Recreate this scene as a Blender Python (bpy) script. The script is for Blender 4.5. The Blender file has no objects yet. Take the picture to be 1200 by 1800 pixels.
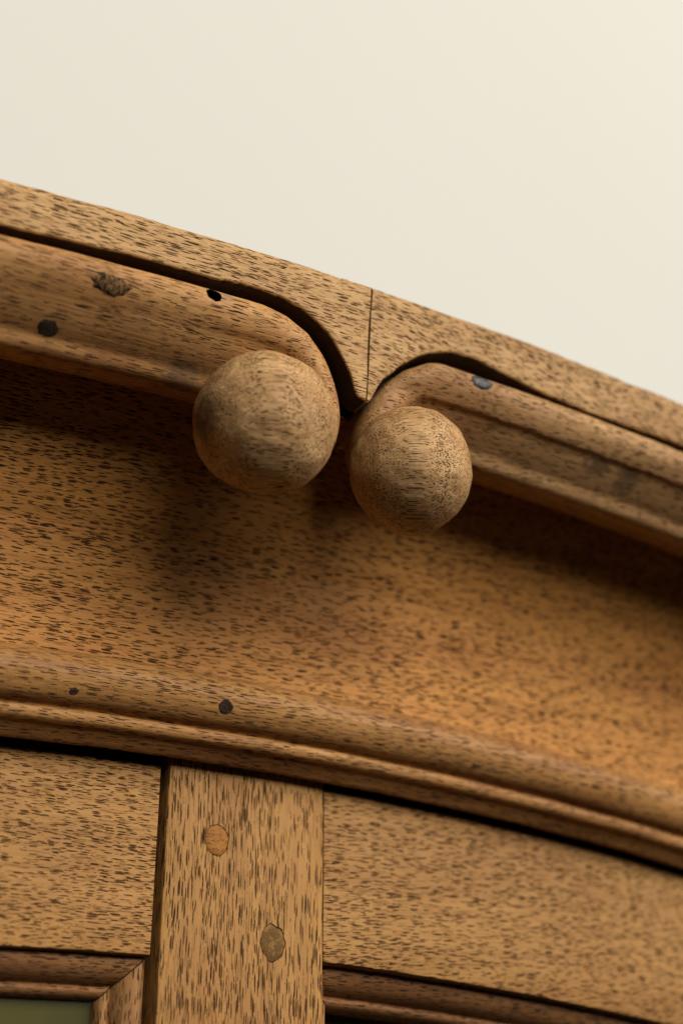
import bpy, bmesh, math, random
from mathutils import Vector, Matrix, noise
from mathutils.bvhtree import BVHTree
R = math.radians
sc = bpy.context.scene
COL = sc.collection
Z0 = 1.85                    # height of the door tops above the floor (m)
K = 0.00031                  # arch of every horizontal line: drop = K * X^2 (mm)

# ------------------------------------------------------------------ camera
TH, PH, FPX = R(29), R(27.5), 2600.0
cr = Vector((math.cos(TH), -math.sin(TH), 0))
cw = Vector((math.sin(TH)*math.cos(PH), math.cos(TH)*math.cos(PH), math.sin(PH)))
cu = cr.cross(cw)
CAM = Vector((-214.7, -457.46, -157.62))          # mm, origin = centre of the door tops
cam = bpy.data.cameras.new('camera')
camo = bpy.data.objects.new('camera', cam); COL.objects.link(camo)
m = Matrix((cr, cu, -cw)).transposed().to_4x4()
m.translation = CAM/1000 + Vector((0, 0, Z0))
camo.matrix_world = m
cam.sensor_fit = 'VERTICAL'; cam.sensor_height = 36; cam.lens = FPX/1800*36
cam.clip_start = 0.02; cam.clip_end = 50
cam.dof.use_dof = True; cam.dof.focus_distance = 0.492; cam.dof.aperture_fstop = 4.5
sc.camera = camo

# ------------------------------------------------------------------ light
wd = bpy.data.worlds.new('World'); sc.world = wd; wd.use_nodes = True
bg = wd.node_tree.nodes['Background']
bg.inputs[0].default_value = (1.0, 0.90, 0.76, 1); bg.inputs[1].default_value = 0.02

def area(name, loc, target, size, power, color):
    l = bpy.data.lights.new(name, 'AREA'); l.shape = 'RECTANGLE'; l.size, l.size_y = size
    l.energy = power; l.color = color
    o = bpy.data.objects.new(name, l); COL.objects.link(o)
    o.location = loc
    o.rotation_euler = (Vector(target)-Vector(loc)).to_track_quat('-Z', 'Y').to_euler()
    return o
area('window_light', (1.9, -5.8, Z0+3.55), (0, 0, Z0+0.06), (9.0, 4.6), 1100, (1.0, 0.945, 0.86))

vs = sc.view_settings
vs.view_transform = 'Standard'; vs.look = 'None'; vs.gamma = 1; vs.use_curve_mapping = False; vs.exposure = 0

# ------------------------------------------------------------------ helpers
def ray(px, py): return (cw + cr*((px-600)/FPX) - cu*((py-900)/FPX)).normalized()
def at_d(px, py, d):
    v = ray(px, py); t = (-d-CAM.y)/v.y; p = CAM+v*t
    return p.x, p.z + K*p.x*p.x                    # X and height with the arch taken out

def V(X, d, h): return Vector((X, -d, h-K*X*X))/1000

def wob(p, f, a, seed=0.0):
    return noise.noise_vector(p*f + Vector((seed, seed*1.7, seed*.3)))*a

def link(name, me, mat, parent):
    o = bpy.data.objects.new(name, me); COL.objects.link(o)
    if mat: me.materials.append(mat)
    o.parent = parent
    return o

def from_lists(vs_, fs, angle=35, name='mesh'):
    me = bpy.data.meshes.new(name)
    me.from_pydata([tuple(v) for v in vs_], [], fs)
    bm = bmesh.new(); bm.from_mesh(me)
    bmesh.ops.recalc_face_normals(bm, faces=bm.faces)
    bm.to_mesh(me); bm.free()
    me.shade_smooth(); me.set_sharp_from_angle(angle=R(angle))
    return me

def loft(rings, angle=35, name='mesh'):
    n = len(rings[0]); vs_ = [v for r_ in rings for v in r_]; fs = []
    for i in range(len(rings)-1):
        a, b = i*n, (i+1)*n
        for j in range(n):
            k = (j+1) % n
            fs.append((a+j, a+k, b+k, b+j))
    fs.append(tuple(range(n))); fs.append(tuple((len(rings)-1)*n+j for j in range(n)))
    return from_lists(vs_, fs, angle, name)

def spline(pts, sub=4):
    out = []
    n = len(pts)
    for i in range(n-1):
        p0 = pts[max(i-1, 0)]; p1 = pts[i]; p2 = pts[i+1]; p3 = pts[min(i+2, n-1)]
        for s in range(sub):
            t = s/sub
            out.append(tuple(.5*((2*b)+(-a+c)*t+(2*a-5*b+4*c-d)*t*t+(-a+3*b-3*c+d)*t**3) for a, b, c, d in zip(p0, p1, p2, p3)))
    out.append(tuple(pts[-1]))
    return out

def xs(a, b, fine=2.5, lim=215, coarse=12):
    out = [a]; x = a
    while x < b-1e-6:
        st = fine if -lim-1 <= x < lim else coarse
        x = min(x+st, b)
        if a < -lim < x and out[-1] < -lim: x = -lim
        out.append(x)
    return out

def sweep(prof, X0, X1, amp=.12, freq=45, seed=0., angle=35, fine=2.5):
    rings = []
    for X in xs(X0, X1, fine):
        r_ = []
        for d, h in prof:
            p = V(X, d, h); r_.append(p + wob(p, freq, amp/1000, seed))
        rings.append(r_)
    return loft(rings, angle)

def chip(x, s): return max(0., noise.noise(Vector((x*.11, s, 3.1)))-.28)*2.6*abs(noise.noise(Vector((x*.7, s, 1.))))

def interp(tab, x):
    if x <= tab[0][0]: return tab[0][1]
    for (a, b), (c, d) in zip(tab, tab[1:]):
        if x <= c: return b+(d-b)*(x-a)/(c-a)
    return tab[-1][1]

def box(X0, X1, d0, d1, h0, h1, bev=.6):
    bm = bmesh.new()
    bmesh.ops.create_cube(bm, size=1)
    for v in bm.verts:
        v.co = Vector(((X0+X1)/2+(X1-X0)*v.co.x, -((d0+d1)/2+(d1-d0)*v.co.y), (h0+h1)/2+(h1-h0)*v.co.z))/1000
    if bev: bmesh.ops.bevel(bm, geom=bm.edges[:], offset=bev/1000, segments=2, affect='EDGES', profile=.5)
    bmesh.ops.recalc_face_normals(bm, faces=bm.faces)
    me = bpy.data.meshes.new('mesh'); bm.to_mesh(me); bm.free()
    me.shade_smooth(); me.set_sharp_from_angle(angle=R(40))
    return me

# ------------------------------------------------------------------ materials
class NT:
    def __init__(s, name):
        s.m = bpy.data.materials.new(name); s.m.use_nodes = True
        s.t = s.m.node_tree; s.n = s.t.nodes; s.b = s.n['Principled BSDF']
    def new(s, typ, **kw):
        n = s.n.new(typ)
        for k, v in kw.items(): setattr(n, k, v)
        return n
    def put(s, sock, v):
        if hasattr(v, 'is_output') or hasattr(v, 'links'): s.t.links.new(v, sock)
        else: sock.default_value = v
    def math(s, op, a, b=0., c=None, clamp=False):
        n = s.new('ShaderNodeMath', operation=op, use_clamp=clamp)
        s.put(n.inputs[0], a); s.put(n.inputs[1], b)
        if c is not None: s.put(n.inputs[2], c)
        return n.outputs[0]
    def vmul(s, a, b):
        n = s.new('ShaderNodeVectorMath', operation='MULTIPLY'); s.put(n.inputs[0], a); s.put(n.inputs[1], b); return n.outputs[0]
    def vadd(s, a, b):
        n = s.new('ShaderNodeVectorMath', operation='ADD'); s.put(n.inputs[0], a); s.put(n.inputs[1], b); return n.outputs[0]
    def noise(s, vec, scale=1., detail=2., rough=.5):
        n = s.new('ShaderNodeTexNoise'); s.put(n.inputs['Vector'], vec)
        n.inputs['Scale'].default_value = scale; n.inputs['Detail'].default_value = detail; n.inputs['Roughness'].default_value = rough
        return n
    def rng(s, v, a, b, c, d, smooth=True):
        n = s.new('ShaderNodeMapRange', interpolation_type='SMOOTHSTEP' if smooth else 'LINEAR')
        s.put(n.inputs[0], v)
        for i, q in enumerate((a, b, c, d)): n.inputs[i+1].default_value = q
        return n.outputs[0]
    def mix(s, f, a, b, mode='MIX'):
        n = s.new('ShaderNodeMix', data_type='RGBA', blend_type=mode)
        s.put(n.inputs[0], f)
        s.put(n.inputs[6], (*a, 1) if isinstance(a, tuple) else a); s.put(n.inputs[7], (*b, 1) if isinstance(b, tuple) else b)
        return n.outputs[2]

def oak(name, rot=(0, 0, 0), L=7., w=1.25, light=(.47, .285, .135), dark=(.30, .155, .06), pore=1., seed=0., stains=(), rad=.35, rough=.62, streak=1.):
    q = NT(name)
    tc = q.new('ShaderNodeTexCoord'); P = tc.outputs['Object']
    mp = q.new('ShaderNodeMapping'); q.put(mp.inputs['Vector'], P)
    mp.inputs['Rotation'].default_value = tuple(R(a) for a in rot)
    mp.inputs['Location'].default_value = (seed*.137, seed*.071, seed*.093)
    p = mp.outputs[0]
    # slow wander of the fibres, and ragged pore ends
    w1 = q.noise(q.vmul(p, (9., 30., 30.)), 1, 2).outputs['Color']
    w2 = q.noise(q.vmul(p, (600., 1300., 1300.)), 1, 2).outputs['Color']
    pw = q.vadd(p, q.vmul(q.vadd(w1, (-.5, -.5, -.5)), (.0, .0045, .0045)))
    pw = q.vadd(pw, q.vmul(q.vadd(w2, (-.5, -.5, -.5)), (.0020, .0003, .0003)))
    ring = q.noise(q.vmul(pw, (9., 120., 120.)), 1, 2).outputs['Fac']
    masks = []; rnds = []
    for (l, ww, rr, off) in ((L*.60, w*.50, rad+.012, 0.), (L*1.1, w*.40, rad*.9, 3.3)):
        vo = q.new('ShaderNodeTexVoronoi', voronoi_dimensions='3D', feature='F1')
        q.put(vo.inputs['Vector'], q.vadd(q.vmul(pw, (1000./l, 1000./ww, 1000./ww)), (off, off, off)))
        vo.inputs['Scale'].default_value = 1.
        sep = q.new('ShaderNodeSeparateColor'); q.put(sep.inputs[0], vo.outputs['Color'])
        r_ = q.math('MULTIPLY_ADD', sep.outputs[0], .22, rr-.13)
        r_ = q.math('ADD', r_, q.rng(ring, .32, .68, -.04, .04, False))
        e = q.math('SUBTRACT', vo.outputs['Distance'], r_)
        masks.append(q.rng(e, -.07, .035, 1., 0.)); rnds.append(sep.outputs[1])
    m1 = masks[0]; m2 = q.math('MULTIPLY', masks[1], .42)
    mk = q.math('MULTIPLY', q.math('MAXIMUM', m1, m2), pore, clamp=True)
    # colour of the wood between the pores
    s1 = q.noise(q.vmul(pw, (16., 800., 800.)), 1, 3, .6).outputs['Fac']
    s2 = q.noise(q.vmul(pw, (7., 130., 130.)), 1, 3).outputs['Fac']
    s3 = q.noise(q.vmul(p, (16., 30., 30.)), 1, 3).outputs['Fac']
    f = q.math('ADD', q.rng(s1, .3, .72, 0., .55*streak), q.math('ADD', q.rng(s2, .35, .7, 0., .40*streak), q.rng(s3, .4, .72, 0., .28)))
    f = q.math('MULTIPLY', f, .8, clamp=True)
    c = q.mix(f, light, dark)
    c = q.mix(q.rng(s3, .50, .72, 0., .32), c, tuple(a*b for a, b in zip(dark, (1.06, .90, .75))))
    s4 = q.noise(q.vadd(q.vmul(p, (5., 22., 22.)), (7., 3., 1.)), 1, 4, .6).outputs['Fac']
    c = q.mix(q.rng(s4, .50, .74, 0., .24), c, tuple(a*b for a, b in zip(dark, (.72, .66, .62))))   # old wax and grime
    c = q.mix(q.rng(s4, .42, .26, 0., .30), c, tuple(min(1, a*b) for a, b in zip(light, (1.12, 1.16, 1.25))))  # rubbed pale
    fine = q.noise(p, 1500., 2).outputs['Fac']
    c = q.mix(q.rng(fine, .35, .7, 0., .16), c, dark)
    pc = q.mix(rnds[0], (.020, .012, .008), (.075, .035, .015))
    c = q.mix(q.math('MULTIPLY', mk, .97), c, pc)
    for (X, d, h, rx, amt, colr) in stains:
        n = q.new('ShaderNodeVectorMath', operation='DISTANCE')
        q.put(n.inputs[0], q.vadd(P, q.vmul(q.vadd(q.noise(P, 260., 4, .65).outputs['Color'], (-.5, -.5, -.5)), (.013, .013, .013))))
        n.inputs[1].default_value = tuple(V(X, d, h))
        c = q.mix(q.rng(n.outputs['Value'], rx*.45/1000, rx/1000, amt, 0.), c, colr)
    q.put(q.b.inputs['Base Color'], c)
    q.put(q.b.inputs['Roughness'], q.math('MULTIPLY_ADD', mk, .25, rough))
    q.put(q.b.inputs['Specular IOR Level'], q.math('MULTIPLY_ADD', mk, -.22, .26))
    hgt = q.math('ADD', q.math('MULTIPLY', mk, -1.), q.math('ADD', q.math('MULTIPLY', s1, .45), q.math('MULTIPLY', fine, .18)))
    bp = q.new('ShaderNodeBump'); bp.inputs['Strength'].default_value = .65; bp.inputs['Distance'].default_value = .0006
    q.put(bp.inputs['Height'], hgt); q.put(q.b.inputs['Normal'], bp.outputs[0])
    return q.m

def mottled(name, a, b, c, scale=500., rough=.6, bump=.0005, metal=0.):
    q = NT(name)
    P = q.new('ShaderNodeTexCoord').outputs['Object']
    n1 = q.noise(P, scale, 4, .65); n1.inputs['Distortion'].default_value = 1.6
    n2 = q.noise(P, scale*.45, 3)
    col = q.mix(q.rng(n1.outputs['Fac'], .38, .58, 0., 1.), a, b)
    col = q.mix(q.rng(n2.outputs['Fac'], .50, .62, 0., 1.), col, c)
    q.put(q.b.inputs['Base Color'], col); q.b.inputs['Roughness'].default_value = rough; q.b.inputs['Metallic'].default_value = metal; q.b.inputs['Specular IOR Level'].default_value = .30 if metal else .06
    bp = q.new('ShaderNodeBump'); bp.inputs['Strength'].default_value = .8; bp.inputs['Distance'].default_value = bump
    q.put(bp.inputs['Height'], n1.outputs['Fac']); q.put(q.b.inputs['Normal'], bp.outputs[0])
    return q.m

TAN = (.51, .305, .120); TAND = (.29, .148, .048)
ORA = (.50, .225, .046); ORAD = (.29, .110, .019)
DOR = (.385, .194, .051); DORD = (.23, .103, .025)
DK = (.035, .022, .016)
M_fasL = oak('oak_fascia_left', (0, 2, 3), 9.5, 1.2, TAN, TAND, seed=1)
M_fasR = oak('oak_fascia_right', (0, -6, 4), 7.5, 1.2, TAN, TAND, seed=2, rad=0.355)
M_crL = oak('oak_crown_left', (0, 1, 2), 12, 1.05, (.50, .265, .088), (.25, .108, .032), seed=3, rad=0.325, streak=1.3,
            stains=[(-62, 73, 109, 9, .6, (.06, .042, .030)), (-57, 91, 131, 5, .35, (.12, .12, .13))])
M_crR = oak('oak_crown_right', (0, -2, 5), 9, 1.05, (.46, .265, .105), (.24, .115, .040), seed=4, rad=0.325, streak=1.2,
            stains=[(*at_d(1040, 815, 81)[:1], 81, at_d(1040, 815, 81)[1], 7, .6, DK), (*at_d(1095, 842, 81)[:1], 81, at_d(1095, 842, 81)[1], 8, .6, DK), (*at_d(960, 782, 81)[:1], 81, at_d(960, 782, 81)[1], 5, .5, DK), (47, 89, 131, 5, .35, (.12, .12, .13))])
M_baL = oak('oak_ball_left', (0, 3, 15), 19, 1.0, (.61, .385, .175), (.35, .19, .072), seed=5, rad=0.325, streak=1.5,
            stains=[(-59.5, 86, 86, 9, .7, (.05, .028, .016)), (-30, 106, 82, 8, .25, (.2, .10, .05))])
M_baR = oak('oak_ball_right', (0, 2, 25), 19, .95, (.61, .385, .175), (.35, .19, .072), seed=6, rad=0.325, streak=1.5)
M_cove = oak('oak_cove', (0, 2, 1.5), 8.5, 1.3, ORA, ORAD, seed=7, rad=0.360)
M_bead = oak('oak_bead', (0, 1, 2), 10, 1.05, (.43, .215, .060), (.20, .082, .023), seed=8, rad=0.335, rough=.55, streak=1.2)
M_railL = oak('oak_rail_left', (0, 1, 3), 7, 1.1, DOR, DORD, seed=9, rad=0.365)
M_railR = oak('oak_rail_right', (0, 4, 1.5), 8, 1.15, (.375, .192, .053), DORD, seed=10, rad=0.365)
M_stile = oak('oak_stile', (0, 90, 2), 15, 1.25, DOR, DORD, seed=11, rad=0.370)
M_mould = oak('oak_door_moulding', (0, 1, 2), 8, 1.2, (.26, .118, .037), (.13, .052, .017), seed=12, rad=0.345)
M_mouldV = oak('oak_door_moulding_upright', (0, 90, 2), 9, 1.2, (.36, .18, .06), (.20, .085, .028), seed=13, rad=0.345)
M_body = oak('oak_carcass', (0, 90, 2), 12, 1.4, (.34, .19, .08), (.22, .11, .04), seed=14)
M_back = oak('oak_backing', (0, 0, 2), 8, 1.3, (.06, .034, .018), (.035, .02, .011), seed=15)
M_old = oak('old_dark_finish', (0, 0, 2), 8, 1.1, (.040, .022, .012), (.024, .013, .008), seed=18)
M_peg = oak('peg_wood', (0, 2, 10), 5, .8, (.34, .145, .030), (.22, .085, .017), seed=16, rough=.75, pore=.5, rad=0.305)
M_plug = mottled('filled_hole_wood', (.17, .090, .030), (.11, .058, .021), (.22, .118, .038), 900)
M_knot = mottled('knot_wood', (.030, .018, .011), (.20, .11, .045), (.024, .015, .010), 520, .8, .0015)
M_fill = mottled('dark_filler', (.022, .015, .011), (.055, .036, .024), (.035, .023, .016), 900, .85, .0010)
M_nail = mottled('iron_nail', (.035, .034, .036), (.075, .073, .076), (.02, .017, .016), 450, .45, .0006, .5)
M_hole = mottled('dark_hole', (.010, .007, .005), (.018, .012, .008), (.012, .008, .006), 500, .9)

q = NT('olive_glass')
P = q.new('ShaderNodeTexCoord').outputs['Object']
n = q.noise(P, 14., 3)
q.put(q.b.inputs['Base Color'], q.mix(q.rng(n.outputs['Fac'], .35, .7, 0., 1.), (.080, .064, .018), (.046, .046, .016)))
q.b.inputs['Roughness'].default_value = .12
q.b.inputs['Specular IOR Level'].default_value = .3; q.b.inputs['Coat Weight'].default_value = .15; q.b.inputs['Coat Roughness'].default_value = .05
M_glass = q.m

q = NT('cream_wall_paint')
P = q.new('ShaderNodeTexCoord').outputs['Object']
n1 = q.noise(P, 3., 4); n2 = q.noise(P, 300., 3)
q.put(q.b.inputs['Base Color'], q.mix(n1.outputs['Fac'], (.525, .523, .485), (.538, .536, .499)))
q.b.inputs['Roughness'].default_value = .9
bp = q.new('ShaderNodeBump'); bp.inputs['Strength'].default_value = .2; bp.inputs['Distance'].default_value = .001
q.put(bp.inputs['Height'], n2.outputs['Fac']); q.put(q.b.inputs['Normal'], bp.outputs[0])
M_wall = q.m

# ------------------------------------------------------------------ wall
bm = bmesh.new()
bmesh.ops.create_cube(bm, size=1)
for v in bm.verts: v.co = Vector((v.co.x*8, .46+v.co.y*.1, 2.0+v.co.z*6))
me = bpy.data.meshes.new('wall'); bm.to_mesh(me); bm.free()
wall = link('wall', me, M_wall, None); wall['kind'] = 'structure'
wall['label'] = 'plain cream painted wall behind the cabinet'

# ------------------------------------------------------------------ the cabinet
HW = 430                                           # half width (mm)
cab = bpy.data.objects.new('oak_cabinet', None); COL.objects.link(cab)
cab.empty_display_size = .2
cab['label'] = 'antique oak cabinet with arched cornice and two carved ball scrolls'
cab['category'] = 'cabinet'

def part(name, me, mat, parent=None, label=None):
    o = link(name, me, mat, parent or cab)
    if parent is None or parent is cab: o.location = (0, 0, Z0)
    if label: o['label'] = label
    return o

# --- carcass
for s in (-1, 1):
    part('side_panel', box(s*HW-9, s*HW+9, -400, -24, -1850, 10), M_body)
part('back_panel', box(-HW+10, HW-10, -408, -401, -1800, 60, .3), M_body)
top_prof = [(-400, 62), (70, 148), (70, 151.6), (-400, 66)]
part('top_board', sweep(top_prof, -HW-55, HW+55, 0), M_body)
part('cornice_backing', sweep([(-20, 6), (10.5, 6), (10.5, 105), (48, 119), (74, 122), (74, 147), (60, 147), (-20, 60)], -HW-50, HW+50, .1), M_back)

# --- cove
cp = [(16+36*(1-math.cos(t)), 27.4+87*math.sin(t)) for t in (R(90)*i/30 for i in range(31))]
cove_prof = cp + [(62, 114.6), (62, 116), (50, 116), (13, 60), (12, 24)]
cove = part('cove_board', sweep(cove_prof, -HW-40, HW+40, .25, 30, 2.2), M_cove)

# --- bead moulding
bprof = spline([(15.7, 29.0), (17.8, 28.1), (21.4, 25.4), (23.4, 21.6), (23.4, 18.0), (21.9, 14.2), (19.2, 11.2), (15.6, 9.9)], 4) \
      + spline([(15.3, 9.4), (16.5, 8.5), (16.9, 6.9), (16.2, 5.1), (14.6, 4.2)], 4) \
      + spline([(14.0, 4.4), (12.6, 3.6), (10.4, 1.9), (8.6, .5), (7.4, .2)], 3) + [(7.1, 2.2), (3.8, 2.3), (3.8, 29.0)]
bead = part('bead_moulding', sweep(bprof, -HW-20, HW+20, .22, 50, 5.1, 50), M_bead)

# --- fascia boards of the cornice: the lower edge follows the scrolls
LO = [(-500, 134.6), (-131, 135.3), (-94, 136.7), (-59.2, 136.9), (-50, 137.6), (-43.6, 137.8), (-38, 137.4), (-33, 136.6), (-28, 135.5), (-24.2, 134.1), (-20, 132),
      (-16.5, 129.6), (-13.5, 126.6), (-11, 123.2), (-8.6, 119.8), (-6.6, 116.5), (-5.3, 113), (-4.6, 110.3), (-3.4, 108.6), (0, 107.2)]
RO = [(0, 107.0), (1.2, 107.6), (2.2, 109), (4.5, 114.3), (7, 118.3), (10.3, 121.9), (13.6, 125.6), (17.4, 128.9), (21, 131.8), (25.8, 134.1), (30, 135.7), (35.5, 136.9), (41, 137.3), (45.2, 137.1),
      (51.3, 136.1), (59.9, 135), (75, 133.2), (93.7, 132.4), (115, 132.8), (139, 133.8), (500, 133.8)]
def fascia(tab, X0, X1, seed):
    rings = []
    cols = []
    x = X0
    while x < X1-1e-6:
        cols.append(x); x += .8 if abs(x) < 62 else (2.5 if abs(x) < 215 else 12)
    cols.append(X1)
    fd = lambda h: 88+(h-110.5)*.094
    for X in cols:
        hb = interp(tab, X) + .35*noise.noise(Vector((X*.35, seed, 0))) + .25*noise.noise(Vector((X*.08, seed, 4)))
        hb += chip(X, seed)*1.6
        ht = 152.9 - chip(X, seed+4)*1.5 + .45*noise.noise(Vector((X*.05, seed, 9))) + .2*noise.noise(Vector((X*.3, seed, 2)))
        s = [(78, hb+.3), (fd(hb)-.9, hb), (fd(hb)-.25, hb+.25), (fd(hb), hb+.9)]
        for i in range(1, 6): h = hb+.9+(ht-3-hb-.9)*i/6; s.append((fd(h), h))
        s += [(fd(ht)-.05, ht-2.6), (fd(ht)-.45, ht-1.4), (fd(ht)-1.3, ht-.5), (fd(ht)-2.6, ht), (78, ht)]
        rings.append([V(X+(.32*noise.noise(Vector((h*.25, seed, 1))) if abs(X) < .45 else 0), d, h)+wob(V(X, d, h), 38, .00018, seed) for d, h in s])
    me = loft(rings, 50)
    n = len(rings[0])
    for i in range((len(rings)-1)*n):
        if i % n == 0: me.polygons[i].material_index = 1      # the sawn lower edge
    return me
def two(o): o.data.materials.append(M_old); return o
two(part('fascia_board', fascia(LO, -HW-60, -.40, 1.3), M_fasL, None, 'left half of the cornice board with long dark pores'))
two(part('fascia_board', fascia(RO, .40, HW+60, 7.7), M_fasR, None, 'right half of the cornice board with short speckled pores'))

# --- crown moulding with scroll ends
crown_prof = [(74, 132)] + spline([(82, 133.9), (87.4, 133.4), (90.4, 131.7), (91.9, 128.6), (91.5, 125.0), (89.2, 121.2), (85.9, 117.6), (82.4, 114.1), (79.4, 111.6), (77.0, 109.9),
              (75.2, 108.7), (74.4, 107.2), (73.2, 105.4), (71.6, 104.5), (70, 104.3)], 3) + [(60, 107.5), (55, 110), (55, 132)]
def crown_run(prof, edge, X0, X1):
    tab = sorted(edge); rings = []; tab = [(x, h if abs(x) < 65 else 140) for x, h in tab]
    for X in xs(X0, X1, 1.5):
        s = max(.12, min(1., (interp(tab, X)-104.3)/(max(h for d, h in prof)-104.3)))
        rings.append([V(X, 66+(d-66)*(s**.45 if d > 66 else 1), 104.3+(h-104.3)*s) for d, h in prof])
    return loft(rings)
def tube(path):
    # path: (X, h, d, rn, rd); ring in the plane of (in-plane normal, depth)
    rings = []
    for i, (X, h, d, rn, rd) in enumerate(path):
        a = path[max(i-1, 0)]; b = path[min(i+1, len(path)-1)]
        t = Vector((b[0]-a[0], b[1]-a[1])).normalized(); n = Vector((-t.y, t.x))
        rings.append([V(X+n.x*rn*math.cos(q), d+rd*math.sin(q), h+n.y*rn*math.cos(q)) for q in (2*math.pi*k/28 for k in range(28))])
    return loft(rings)
def ellipsoid(X, d, h, rx, rd, rh, seg=32):
    bm = bmesh.new(); bmesh.ops.create_uvsphere(bm, u_segments=seg, v_segments=seg//2, radius=1)
    for v in bm.verts: v.co = V(X+v.co.x*rx, d-v.co.y*rd, h+v.co.z*rh)
    me = bpy.data.meshes.new('mesh'); bm.to_mesh(me); bm.free(); return me

def crown(parts, cutters, seed):
    bm = bmesh.new()
    for me in parts: bm.from_mesh(me)
    me = bpy.data.meshes.new('mesh'); bm.to_mesh(me); bm.free()
    o = bpy.data.objects.new('tmp', me); COL.objects.link(o)
    r_ = o.modifiers.new('r', 'REMESH'); r_.mode = 'VOXEL'; r_.voxel_size = .00075
    s = o.modifiers.new('s', 'SMOOTH'); s.factor = .5; s.iterations = 5
    cs = []
    for c in cutters:
        co = bpy.data.objects.new('cut', c); COL.objects.link(co); cs.append(co)
        b = o.modifiers.new('b', 'BOOLEAN'); b.operation = 'DIFFERENCE'; b.object = co; b.solver = 'EXACT'
    dg = bpy.context.evaluated_depsgraph_get()
    res = bpy.data.meshes.new_from_object(o.evaluated_get(dg))
    for c in cs: bpy.data.objects.remove(c)
    bpy.data.objects.remove(o)
    for v in res.vertices: v.co += wob(v.co, 55, .00022, seed) + wob(v.co, 170, .00008, seed)
    res.shade_smooth(); res.set_sharp_from_angle(angle=R(60))
    return res

BL = (-36.2, 84, 90.4, 23.4); BR = (20.2, 82.5, 88.4, 21.4)      # balls: X, d, h, radius
def curl(edge, r0, r1, d0, d1, side):
    e = spline(edge, 3); n = len(e); out = []
    for i, (X, h) in enumerate(e):
        f = i/(n-1)
        a = e[max(i-1, 0)]; b = e[min(i+1, n-1)]
        t = Vector((b[0]-a[0], b[1]-a[1])).normalized()
        nn = Vector((t.y, -t.x))*side                      # towards the ball
        g = max(0., min(1., (f-.3)/.7)); rn = (r0+(r1-r0)*g*g*(3-2*g))*(.5+.5*min(1., f/.3))
        out.append((X+nn.x*rn, h+nn.y*rn, d0+(d1-d0)*f**1.3-2.6*max(0., 1-f/.22), rn, 9.2+(8.0-9.2)*f))
    return out
LI = [(-104, 131.5), (-86, 133.0), (-70, 134.1), (-57, 134.4), (-43, 134.2), (-31.8, 132.4), (-22.8, 128.6), (-16, 122), (-11.8, 113.6), (-9.4, 105), (-8.8, 96.5), (-10.5, 87)]
RI = [(106, 129.2), (90, 130.6), (74, 131.8), (60, 132.4), (46, 133.2), (35.5, 133.4), (25, 131.4), (15.8, 126.2), (8.6, 118.8), (4, 111), (1.4, 103.5), (1.2, 96), (4.5, 88)]
crL = part('crown_moulding', crown([crown_run(crown_prof, LI[:-3], -HW-50, LI[-4][0]-2), tube(curl(LI, 8.4, 4.6, 82.8, 81.5, 1)), ellipsoid(-34, 66, 106, 14, 16, 19)],
           [], 3.1), M_crL, None, 'left crown moulding curling down around its ball')
crown_prof_r = [(d, h-1.6 if h > 118 else h) for d, h in crown_prof]
crR = part('crown_moulding', crown([crown_run(crown_prof_r, RI[:-3], RI[-4][0]+2, HW+50), tube(curl(RI, 8.2, 5.0, 82.8, 76, -1)), ellipsoid(20, 66, 106, 14, 16, 18)],
           [], 8.4), M_crR, None, 'right crown moulding curling down around its ball')

# --- balls
def ball(X, d, h, r_, seed, sq=(1, 1, 1)):
    bm = bmesh.new(); bmesh.ops.create_icosphere(bm, subdivisions=6, radius=1)
    for v in bm.verts:
        p = v.co.copy()
        f = 1 + .032*noise.noise(p*1.6+Vector((seed, 0, 0))) + .016*noise.noise(p*4+Vector((seed, 3, 0))) + .005*noise.noise(p*11+Vector((seed, 3, 8)))
        v.co = V(X, d, h) + Vector((p.x*sq[0], p.y*sq[1], p.z*sq[2]))*f*r_/1000
    me = bpy.data.meshes.new('mesh'); bm.to_mesh(me); bm.free(); me.shade_smooth(); return me
part('carved_ball', ball(*BL, 1.5, (1.0, .98, 1.0)), M_baL, None, 'larger carved ball with a dark stain on its side')
part('carved_ball', ball(*BR, 6.5, (.97, 1, 1.03)), M_baR, None, 'smaller carved ball merging into the scroll')

# --- centre stile with its pegs
def prism(cx, ch, outline, d0, d1, dome=0.):
    n = len(outline)
    rings = [[Vector((cx+x*s, -d, ch+z*s))/1000 for x, z in outline] for d, s in ((d0, 1), (d1-.35, 1), (d1-.08, .96), (d1+dome, .55), (d1+dome*1.2, .1))]
    return loft(rings, 60)
def outline(rx, rz, seed, rag, n=36):
    return [((rx*(1+rag*noise.noise(Vector((math.cos(a)*2, math.sin(a)*2, seed)))+.5*rag*noise.noise(Vector((math.cos(a)*6, math.sin(a)*6, seed))))*math.cos(a)),
             (rz*(1+rag*noise.noise(Vector((math.cos(a)*2.3, math.sin(a)*2.3, seed+5))))*math.sin(a))) for a in (2*math.pi*i/n for i in range(n))]
def cut(me, cutters):
    o = bpy.data.objects.new('tmp', me); COL.objects.link(o); cs = []
    for c in cutters:
        co = bpy.data.objects.new('cut', c); COL.objects.link(co); cs.append(co)
        b = o.modifiers.new('b', 'BOOLEAN'); b.operation = 'DIFFERENCE'; b.object = co; b.solver = 'EXACT'
        if c.materials: b.material_mode = 'TRANSFER'
    res = bpy.data.meshes.new_from_object(o.evaluated_get(bpy.context.evaluated_depsgraph_get()))
    for c in cs: bpy.data.objects.remove(c)
    bpy.data.objects.remove(o)
    res.shade_smooth(); res.set_sharp_from_angle(angle=R(40)); return res
SD = 3.0
rings = []
hs = [6-3*i for i in range(50)] + [-160-60*i for i in range(28)]
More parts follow.
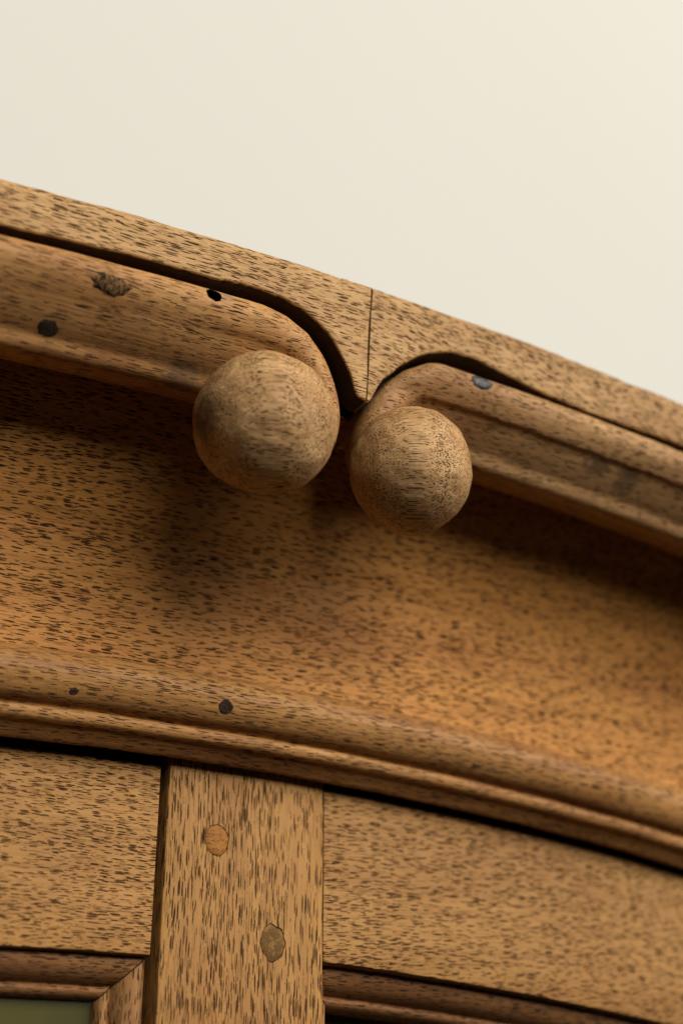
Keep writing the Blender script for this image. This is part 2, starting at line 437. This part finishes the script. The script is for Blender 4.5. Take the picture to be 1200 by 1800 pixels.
for h in hs:
    j = lambda s: .22*noise.noise(Vector((h*.06, s, 0)))+.12*noise.noise(Vector((h*.3, s, 5)))
    a, b = -29.6+j(1), 30.0+j(2)
    s = [(a+.2, -12), (a, SD-1.5), (a+.35, SD-.5), (a+1.3, SD), (-15, SD+.1), (0, SD+.15), (15, SD+.1), (b-.8, SD), (b-.2, SD-.3), (b, SD-.9), (b, -12)]
    rings.append([Vector((x, -d, h))/1000 for x, d in s])
stile_me = loft(rings, 50)
p1 = at_d(381, 1477, SD); p2 = at_d(479, 1657, SD)
o1 = outline(4.2, 5.3, 2.2, .10); o2 = outline(4.7, 5.7, 8.1, .26)
grow = lambda o, g: [(x*g, z*g) for x, z in o]
stile_me = cut(stile_me, [prism(p1[0], p1[1], grow(o1, 1.03), -4, 8), prism(p2[0], p2[1], grow(o2, 1.03), -4, 8)])
stile = part('centre_stile', stile_me, M_stile)
part('peg', prism(p1[0], p1[1], o1, -5, SD+.15, .12), M_peg, stile, 'orange brown round wooden peg')
part('filled_hole', prism(p2[0], p2[1], o2, -5, SD+.0, -.1), M_plug, stile, 'grey brown ragged filled hole')

# --- doors
def door(side):
    d = bpy.data.objects.new('door', None); COL.objects.link(d); d.parent = cab; d.location = (0, 0, Z0)
    d['label'] = ('left' if side < 0 else 'right')+' glazed door of the cabinet'
    hb = -64.0 if side < 0 else -60.8
    inner = -31.9 if side < 0 else 30.5
    outer = side*(HW-12)
    fd = .6 if side < 0 else 2.2
    X0, X1 = min(inner, outer), max(inner, outer)
    kk = 1.15
    # top rail, arched below
    rings = []
    for X in xs(X0, X1):
        n1 = chip(X, side*2)*2 + .25*noise.noise(Vector((X*.25, side, 3)))+.2*noise.noise(Vector((X*.9, side, 3)))
        s = [(-14, hb), (fd-.7, hb+n1), (fd-.15, hb+.25+n1), (fd, hb+.9+n1)] + [(fd+.05, hb+12*i) for i in range(1, 5)] + [(fd, -1.6), (fd-.3, -.8), (fd-1.2, -.3), (-14, 0)] 
        lean = (-1.0*(0)) 
        rings.append([V(X, q_, h) + wob(V(X, q_, h), 40, .00012, side) for q_, h in s])
    me_ = loft(rings, 50)
    part('top_rail', me_, M_railL if side < 0 else M_railR, d)
    # stiles
    st = side*(HW-80)
    part('door_stile', box(min(st, outer), max(st, outer), -16, fd-.4, -1700, hb-1, .8), M_stile, d)
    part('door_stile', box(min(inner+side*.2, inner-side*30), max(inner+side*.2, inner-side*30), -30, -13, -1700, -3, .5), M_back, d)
    part('bottom_rail', box(X0, X1, -16, fd-.5, -1780, -1702, .8), M_railL, d)
    # glazing moulding: (offset into the opening, depth)
    mp = [(0, -12), (0, -3.6)] + spline([(.3, -3.2), (2.2, -2.9), (4.6, -3.8), (6.8, -5.8), (8.2, -8.2), (8.7, -9.6)], 3) + spline([(9.0, -9.9), (10.4, -9.3), (11.7, -10.0), (12.6, -11.6), (13.0, -13.2)], 3) + [(13.0, -19), (0, -19)]
    wv = 1.0 if side < 0 else .62                       # the right door's upright moulding is slimmer
    rings = []
    for X in xs(X0, X1):
        rings.append([V(min(max(X, X0+(o*wv if side > 0 else 0)), X1-(o*wv if side < 0 else 0)), e, hb+.1-o) + wob(V(X, e, hb-o), 60, .00015, 3) for o, e in mp])
    part('glazing_moulding', loft(rings, 50), M_mould, d)
    rings = []
    for i, h in enumerate([0] + [-16-6*j for j in range(12)] + [-120-80*j for j in range(20)]):
        ring = []
        for o, e in mp:
            X = inner + side*o*wv
            hh_ = hb-o-.55 if i == 0 else hb+h
            ring.append((V(X, e, hh_) if i == 0 else Vector((X, -e, hh_))/1000) + wob(Vector((X, e, hh_))/1000, 60, .00012, 9))
        rings.append(ring)
    part('glazing_moulding', loft(rings, 50), M_mouldV, d)
    part('glass_pane', box(min(inner+side*6, st), max(inner+side*6, st), -17.5-(8 if side > 0 else 0), -14.5-(8 if side > 0 else 0), -1702, hb-3, 0), M_glass, d)
    return d
door(-1); door(1)
part('base_rail', box(-HW+10, HW-10, -30, -2, -1850, -1782, 1), M_body)

# --- small marks: nails, plugs, knots that sit in the surface of the part they belong to
def mark(owner, px, py, rx, ry, mat, name, label=None, hgt=.25, seed=0., rag=.25, ringed=False):
    bvh = BVHTree.FromPolygons([v.co for v in owner.data.vertices], [p.vertices[:] for p in owner.data.polygons])
    for dy in range(0, 40, 3):                             # step down from the groove to the wood
        hit, nrm, _, _ = bvh.ray_cast(CAM/1000, ray(px, py+dy))
        if hit is not None: break
    if hit is None: print('MISS', name, px, py); return
    ux = (Vector((1, 0, 0))-nrm*nrm.x).normalized(); uy = nrm.cross(ux)
    ol = outline(rx, ry, seed, rag, 30); prof = [(0, 1.), (.3, 1.), (.6, .9), (.8, .75), (.93, .3), (1., -1.2)]
    if ringed: prof = [(0, .9), (.3, .8), (.45, .2), (.6, .7), (.8, .8), (.93, .2), (1., -1.2)]
    vs_ = []; fs = []
    for f, z in prof[1:]:
        for x, y in ol:
            p = hit + ux*x*f/1000 + uy*y*f/1000
            h2, n2, _, _ = bvh.ray_cast(p+nrm*.004, -nrm, .012)
            b = h2 if h2 else p
            vs_.append(b + nrm*(hgt*z + .12*noise.noise(Vector((x*f, y*f, seed)))*min(1., hgt*4))/1000)
    c = hit + nrm*hgt*prof[0][1]/1000
    n_ = len(ol)
    for i in range(len(prof)-2):
        for j in range(n_):
            k = (j+1) % n_; fs.append((i*n_+j, i*n_+k, (i+1)*n_+k, (i+1)*n_+j))
    vs_.append(c); ci = len(vs_)-1
    for j in range(n_): fs.append((ci, (j+1) % n_, j))
    me_ = from_lists(vs_, fs, 60)
    o = part(name, me_, mat, owner)
    if label: o['label'] = label
def drill(owner, px, py, r_, depth, name):
    me_ = owner.data
    bvh = BVHTree.FromPolygons([v.co for v in me_.vertices], [p.vertices[:] for p in me_.polygons])
    hit, nrm, _, _ = bvh.ray_cast(CAM/1000, ray(px, py))
    if hit is None: print('MISS drill', px, py); return
    rot = nrm.to_track_quat('Z', 'X').to_matrix()
    ol = outline(r_, r_*.92, px*.01, .3, 22)
    ring = lambda z, s: [hit + rot @ (Vector((x*s, y*s, z))/1000) for x, y in ol]
    c = loft([ring(4, 1.1), ring(.2, 1.06), ring(-depth, .8)], 50)
    c.materials.append(M_hole)
    mats = list(me_.materials)
    tmp = cut(me_, [c])
    tmp.set_sharp_from_angle(angle=R(60))
    owner.data = tmp
    pl = loft([ring(-depth-1, .8), ring(-depth+.6, .84)], 50)
    part(name, pl, M_hole, owner)
drill(crL, 376, 517, 2.8, 5, 'nail_hole')
mark(cove, 47, 641, 2.1, 1.9, M_hole, 'nail_hole', None, .05, 1.1, .3)
mark(crL, 196, 500, 6.2, 3.4, M_knot, 'knot', 'rough broken knot', .45, 2.3, .35)
mark(crL, 85, 577, 3.6, 3.1, M_fill, 'filled_hole', 'dark grey filled nail hole', .15, 4.1, .25)
mark(bead, 397, 1243, 2.7, 2.6, M_fill, 'plug', 'small dark ringed plug', .22, 6.6, .2, True)
mark(bead, 130, 1215, 1.7, 1.4, M_fill, 'nail_hole', None, .08, 3.6, .3)
mark(crR, 846, 672, 4.8, 3.0, M_nail, 'nail_head', 'dark iron nail head in the groove', .7, 5.5, .25)
